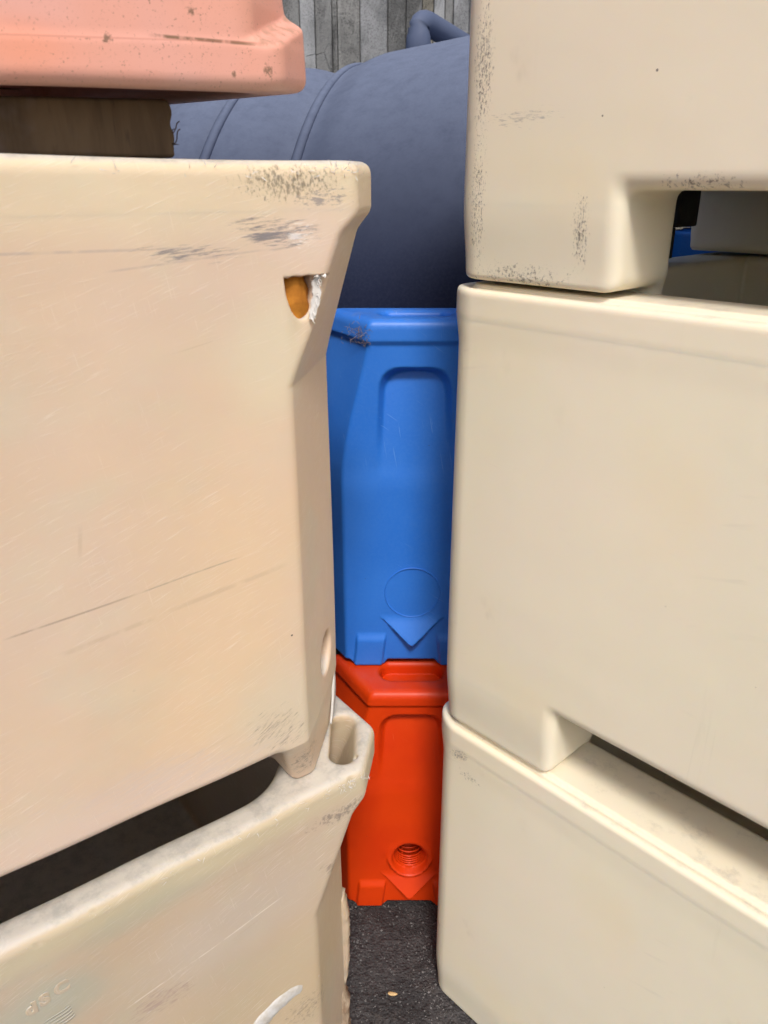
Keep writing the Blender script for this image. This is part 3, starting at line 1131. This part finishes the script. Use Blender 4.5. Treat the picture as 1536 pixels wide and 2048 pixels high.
mid_mesh = new_tub(.123, .247, .145)
rt = [None, None, None]
specs = [(0.0, M_right_low, 'lowest cream tub of the smooth right stack, standing on the asphalt'),
         (.716, M_right_mid, 'clean smooth cream tub in the middle of the right stack'),
         (1.474, M_right_top, 'topmost cream tub of the right stack with black scuffs along its corner')]
for i, (z, m, lab) in enumerate(specs):
    r = tag(empty('cream_tub', R_AT + Vector((0, 0, z)), R_ANG), lab, 'tub', 'stacked cream plastic tubs')
    if i == 0:
        msh = new_tub(.135, .345, .145, RH=.711, lugs=False, wall_in=.142)
    elif i == 1:
        msh = mid_mesh
    else:
        msh = new_tub(.118, .268, .145)
    split_parts(*msh, m, r, tub_rules(.711 if i == 0 else RH, .10, .6, .45, 1), NM)
    rt[i] = r

# ------------------------------------------------------------------ blue and orange interlocking barriers
def barrier(H, chev, ring_z, arch_top, arch_bot, ffoot=.007, hole=False, fine=.0034):
    def f(x, y, z):
        ax_ = np.abs(x)
        t = H - z
        k = H / .75
        a = .078 + .066 * sstep(-.06 * k, .34 * k, t)          # front face narrows towards the top
        a = a + .004 * sstep(.051 * k, .037 * k, t)
        pr = .006 * sstep(.051 * k, .037 * k, t)               # rim band proud
        dep = .027 * clip((z - arch_bot) / (arch_top - arch_bot)) ** 1.25
        sx = ax_ - .062 - .006 * clip((arch_top - z) / .15)
        q = smax(sx, z - arch_top, .045)
        k3 = clip((H - .042 * k - z) / (.30 * k))
        lean = .0035 * k3 * (1 - sstep(.80, 1.0, k3))       # upper panel leans in, then steps back out
        front = -y - pr + lean + dep * sstep(.009, -.007, q)
        d = smax(front, (ax_ - a - pr) * .86 - y * .51, .006)
        d = smax(d, np.maximum(ax_ - .215 - pr, y - .150 - pr), .02)
        d = smax(d, z - H, .020)
        # feet and raised bottom arch
        foot = sstep(.058, .064, ax_ + .12 * (z - .03)) * sstep(.129, .123, ax_ - .05 * (.03 - z) * 0 + .10 * z) * sstep(.084, .060, z)
        d = d - ffoot * foot
        lift = .012 * k * sstep(.062, .050, ax_)
        lift2 = .012 * k * sstep(.122, .138, ax_)
        d = smax(d, lift + lift2 - z, .006)
        # gentle gully down the middle
        d = d + .004 * np.exp(-(x / .05) ** 2) * sstep(.2, .5, z / H) * sstep(arch_top - .02, arch_bot, z)
        # chevron drip point
        zv = chev + .92 * ax_
        hgt = .024 * np.minimum((chev + .062 - z) / .055, 1.0)
        cv = smax(zv - z, np.maximum(-y - hgt, y - .05), .003)
        d = smin(d, np.maximum(cv, ax_ - .066), .004)
        # slot in the top
        hx = np.maximum(ax_ - .045, 0)
        sl = np.sqrt(hx ** 2 + ((y - .078) * .75) ** 2) - .022
        d = smax(d, -np.maximum(sl, H - .030 - z), .014)
        if hole:
            q = np.sqrt(x ** 2 + (z - ring_z) ** 2)
            d = smin(d, np.maximum(q - .050, np.maximum(-y - .002 - .20 * (ring_z - z), y - .05)), .010)
            thr = .0013 * np.sin(y * 2 * math.pi / .0065)
            rad_ = np.where(y < .006, .041 - .4 * y, .0335 + thr)
            d = smax(d, -np.maximum(q - rad_, y - .09), .003)
        return d
    xs = axis((-.24, -.20, .01), (-.20, .14, fine), (.14, .24, .0065))
    ys = axis((-.055, .03, fine), (.03, .13, .0042), (.13, .165, .0042), (.165, .18, .0075))
    zs = axis((-.01, .11, fine), (.11, H - .32, .0055), (H - .32, H + .012, fine))
    return surf_net(f, xs, ys, zs)


def barrier_rules(H):
    def rule(c):
        r = np.zeros(len(c), int)
        r[c[:, 2] > H - .042 * H / .75] = 1
        low_ = (c[:, 2] < .062) & (np.abs(c[:, 0]) > .055) & (np.abs(c[:, 0]) < .135) & (c[:, 1] < .03)
        return np.where(low_, 2 + (c[:, 0] > 0), r)
    return rule


OZ = .615
org = tag(empty('orange_barrier', (.060, 1.362, 0)), 'orange red plastic barrier block standing on the asphalt', 'barrier')
split_parts(*barrier(OZ, .040, .150, OZ - .067, OZ - .25, hole=True, fine=.003), M_orange, org, barrier_rules(OZ), ['body', 'rim', 'foot', 'foot'])
# dark back of the threaded socket
bm = bmesh.new()
bmesh.ops.create_circle(bm, cap_ends=True, segments=40, radius=.039)
bmesh.ops.rotate(bm, verts=bm.verts, cent=(0, 0, 0), matrix=Matrix.Rotation(math.pi / 2, 3, 'X'))
bmesh.ops.translate(bm, verts=bm.verts, vec=(0, .078, .150))
g_ = bmesh.ops.extrude_face_region(bm, geom=bm.faces[:])
bmesh.ops.translate(bm, verts=[v for v in g_['geom'] if isinstance(v, bmesh.types.BMVert)], vec=(0, .02, 0))
me = bpy.data.meshes.new('socket_back')
bm.to_mesh(me)
bm.free()
link('socket_back', me, M_rubber, org)

BH = .752
blu = tag(empty('blue_barrier', (.060, 1.462, OZ + .001)), 'bright blue plastic barrier block stacked on the orange one', 'barrier')
split_parts(*barrier(BH, .058, .180, BH - .097, BH - .315), M_blue, blu, barrier_rules(BH), ['body', 'rim', 'foot', 'foot'])
tt = np.linspace(0, 2 * math.pi, 72, endpoint=False)
ring = [(.0585 * math.cos(t), -.0002, .180 + .0575 * math.sin(t)) for t in tt]
V, Fc = [], []
for i, t in enumerate(tt):
    for k in range(6):
        q = 2 * math.pi * k / 6
        r_ = .0585 + .0014 * math.cos(q)
        V.append((r_ * math.cos(t), -.0004 - .0014 * math.sin(q), .180 + r_ * math.sin(t)))
    for k in range(6):
        j = (i + 1) % 72
        Fc.append((6 * i + k, 6 * i + (k + 1) % 6, 6 * j + (k + 1) % 6, 6 * j + k))
pyd('moulded_ring', V, Fc, M_blue, blu)

# dry plant debris stuck on the blue rim's left corner
random.seed(21)
db = []
for i in range(110):
    s = abs(random.gauss(0, .022)) if i < 120 else random.uniform(0, .07)
    x0 = -.084 - s
    y0 = -.008 + s
    z0 = BH - .032 + random.gauss(0, .009)
    d = Vector((random.uniform(-1, 1), random.uniform(-.4, .4), random.uniform(-1, 1))).normalized()
    l = random.uniform(.003, .010)
    p0 = Vector((x0, y0, z0)) + Vector((-.7, -.7, 0)) * random.uniform(.0005, .004)
    q = [p0, p0 + d * l * .5 + Vector((0, -.0006, 0)), p0 + d * l]
    db.append(ribbon('', q, [.0003, .0003, .00015], .0003, None, None))
V, Fc = join(db)
o = pyd('plant_debris', [Vector(v) + blu.location for v in V], Fc, M_straw, None, False)
tag(o, 'dry plant bits caught on the corner of the blue barrier rim', 'debris', kind='stuff')

# ------------------------------------------------------------------ things seen through the fork channel on the right
M_blue_tub = pe('blue_tub_plastic', (.015, .15, .52), (.02, .17, .56), (.2, .4, .7), dust_or_sky=.1)
bt_at = R_AT + Vector((.689, -.724, 0)) * -.155 + Vector((.724, .689, 0)) * .92
b1 = copy_tree(rt[1], bt_at, R_ANG, M_blue_tub)
b1.name = 'blue_tub'
tag(b1, 'lower blue plastic tub hidden behind the right stack', 'tub', 'blue tubs behind the right stack')
b1.location.z = 0.0
b2 = copy_tree(rt[1], bt_at, R_ANG, M_blue_tub)
b2.name = 'blue_tub'
tag(b2, 'blue plastic tub seen through the fork gap of the top right tub', 'tub', 'blue tubs behind the right stack')
b2.location.z = .752
b3 = copy_tree(rt[1], bt_at + Vector((-.02, .03, 0)), R_ANG, M_blue_tub)  # added to keep sky light out of the fork opening; its foot shows
b3.name = 'blue_tub'
tag(b3, 'topmost blue plastic tub behind the right stack, its foot showing through the gap', 'tub', 'blue tubs behind the right stack')
b3.location.z = 1.506

rb = tag(empty('rubber_buffer', R_AT + Vector((.689, -.724, 0)) * .080 + Vector((.724, .689, 0)) * .50 + Vector((0, 0, 1.474)), R_ANG),
         'black battered rubber buffer standing in the fork gap of the top right tub', 'buffer')
box_obj('upper_pad', -.045, .022, -.03, .04, .055, .125, M_rubber, rb, .004)
box_obj('stem', -.03, -.006, -.012, .02, .0, .053, M_rubber, rb, .003)

# ------------------------------------------------------------------ small things on the ground
bm = bmesh.new()
bmesh.ops.create_icosphere(bm, subdivisions=3, radius=1)
for v in bm.verts:
    c = v.co
    v.co = Vector((c.x * .0105, c.y * .0042 * (1 - .25 * c.x), .0025 + c.z * .0028 + .001 * c.x * c.x))
for f_ in bm.faces:
    f_.smooth = True
me = bpy.data.meshes.new('seed_husk')
bm.to_mesh(me)
bm.free()
o = link('seed_husk', me, M_seed)
o.location = (.0185, 1.135, .0)
o.rotation_euler = (0, 0, rad(-6))
tag(o, 'small pale tan seed husk lying on the dark asphalt', 'seed')

random.seed(12)
gr = []
for i in range(2600):
    px, py = random.uniform(-.14, .2), random.uniform(.95, 1.5)
    if i > 1500:
        px = random.choice([-.085, .105]) + random.gauss(0, .022)
    r_ = random.choice([.0006, .0008, .001, .0014, .002, .0032 if i % 3 == 0 else .001])
    h = .0025 * math.sin(7 * px + 2 * py) * math.cos(5 * py - 3 * px) - .003
    V = []
    for dx, dy, dz in ((1, 0, 0), (-1, 0, 0), (0, 1, 0), (0, -1, 0), (0, 0, 1), (0, 0, -.6)):
        k = r_ * random.uniform(.6, 1.3)
        V.append(Vector((px + dx * k, py + dy * k, h + r_ * .4 + dz * k * .8)))
    gr.append((V, [(0, 2, 4), (2, 1, 4), (1, 3, 4), (3, 0, 4), (2, 0, 5), (1, 2, 5), (3, 1, 5), (0, 3, 5)]))
M_grit = plain('grey_grit', (.20, .19, .185), (.06, .055, .055), 160, .8)
V, Fc = join(gr)
o = pyd('grit', V, Fc, M_grit, None, False)
tag(o, 'loose fine grit scattered over the dark asphalt', 'grit', kind='stuff')
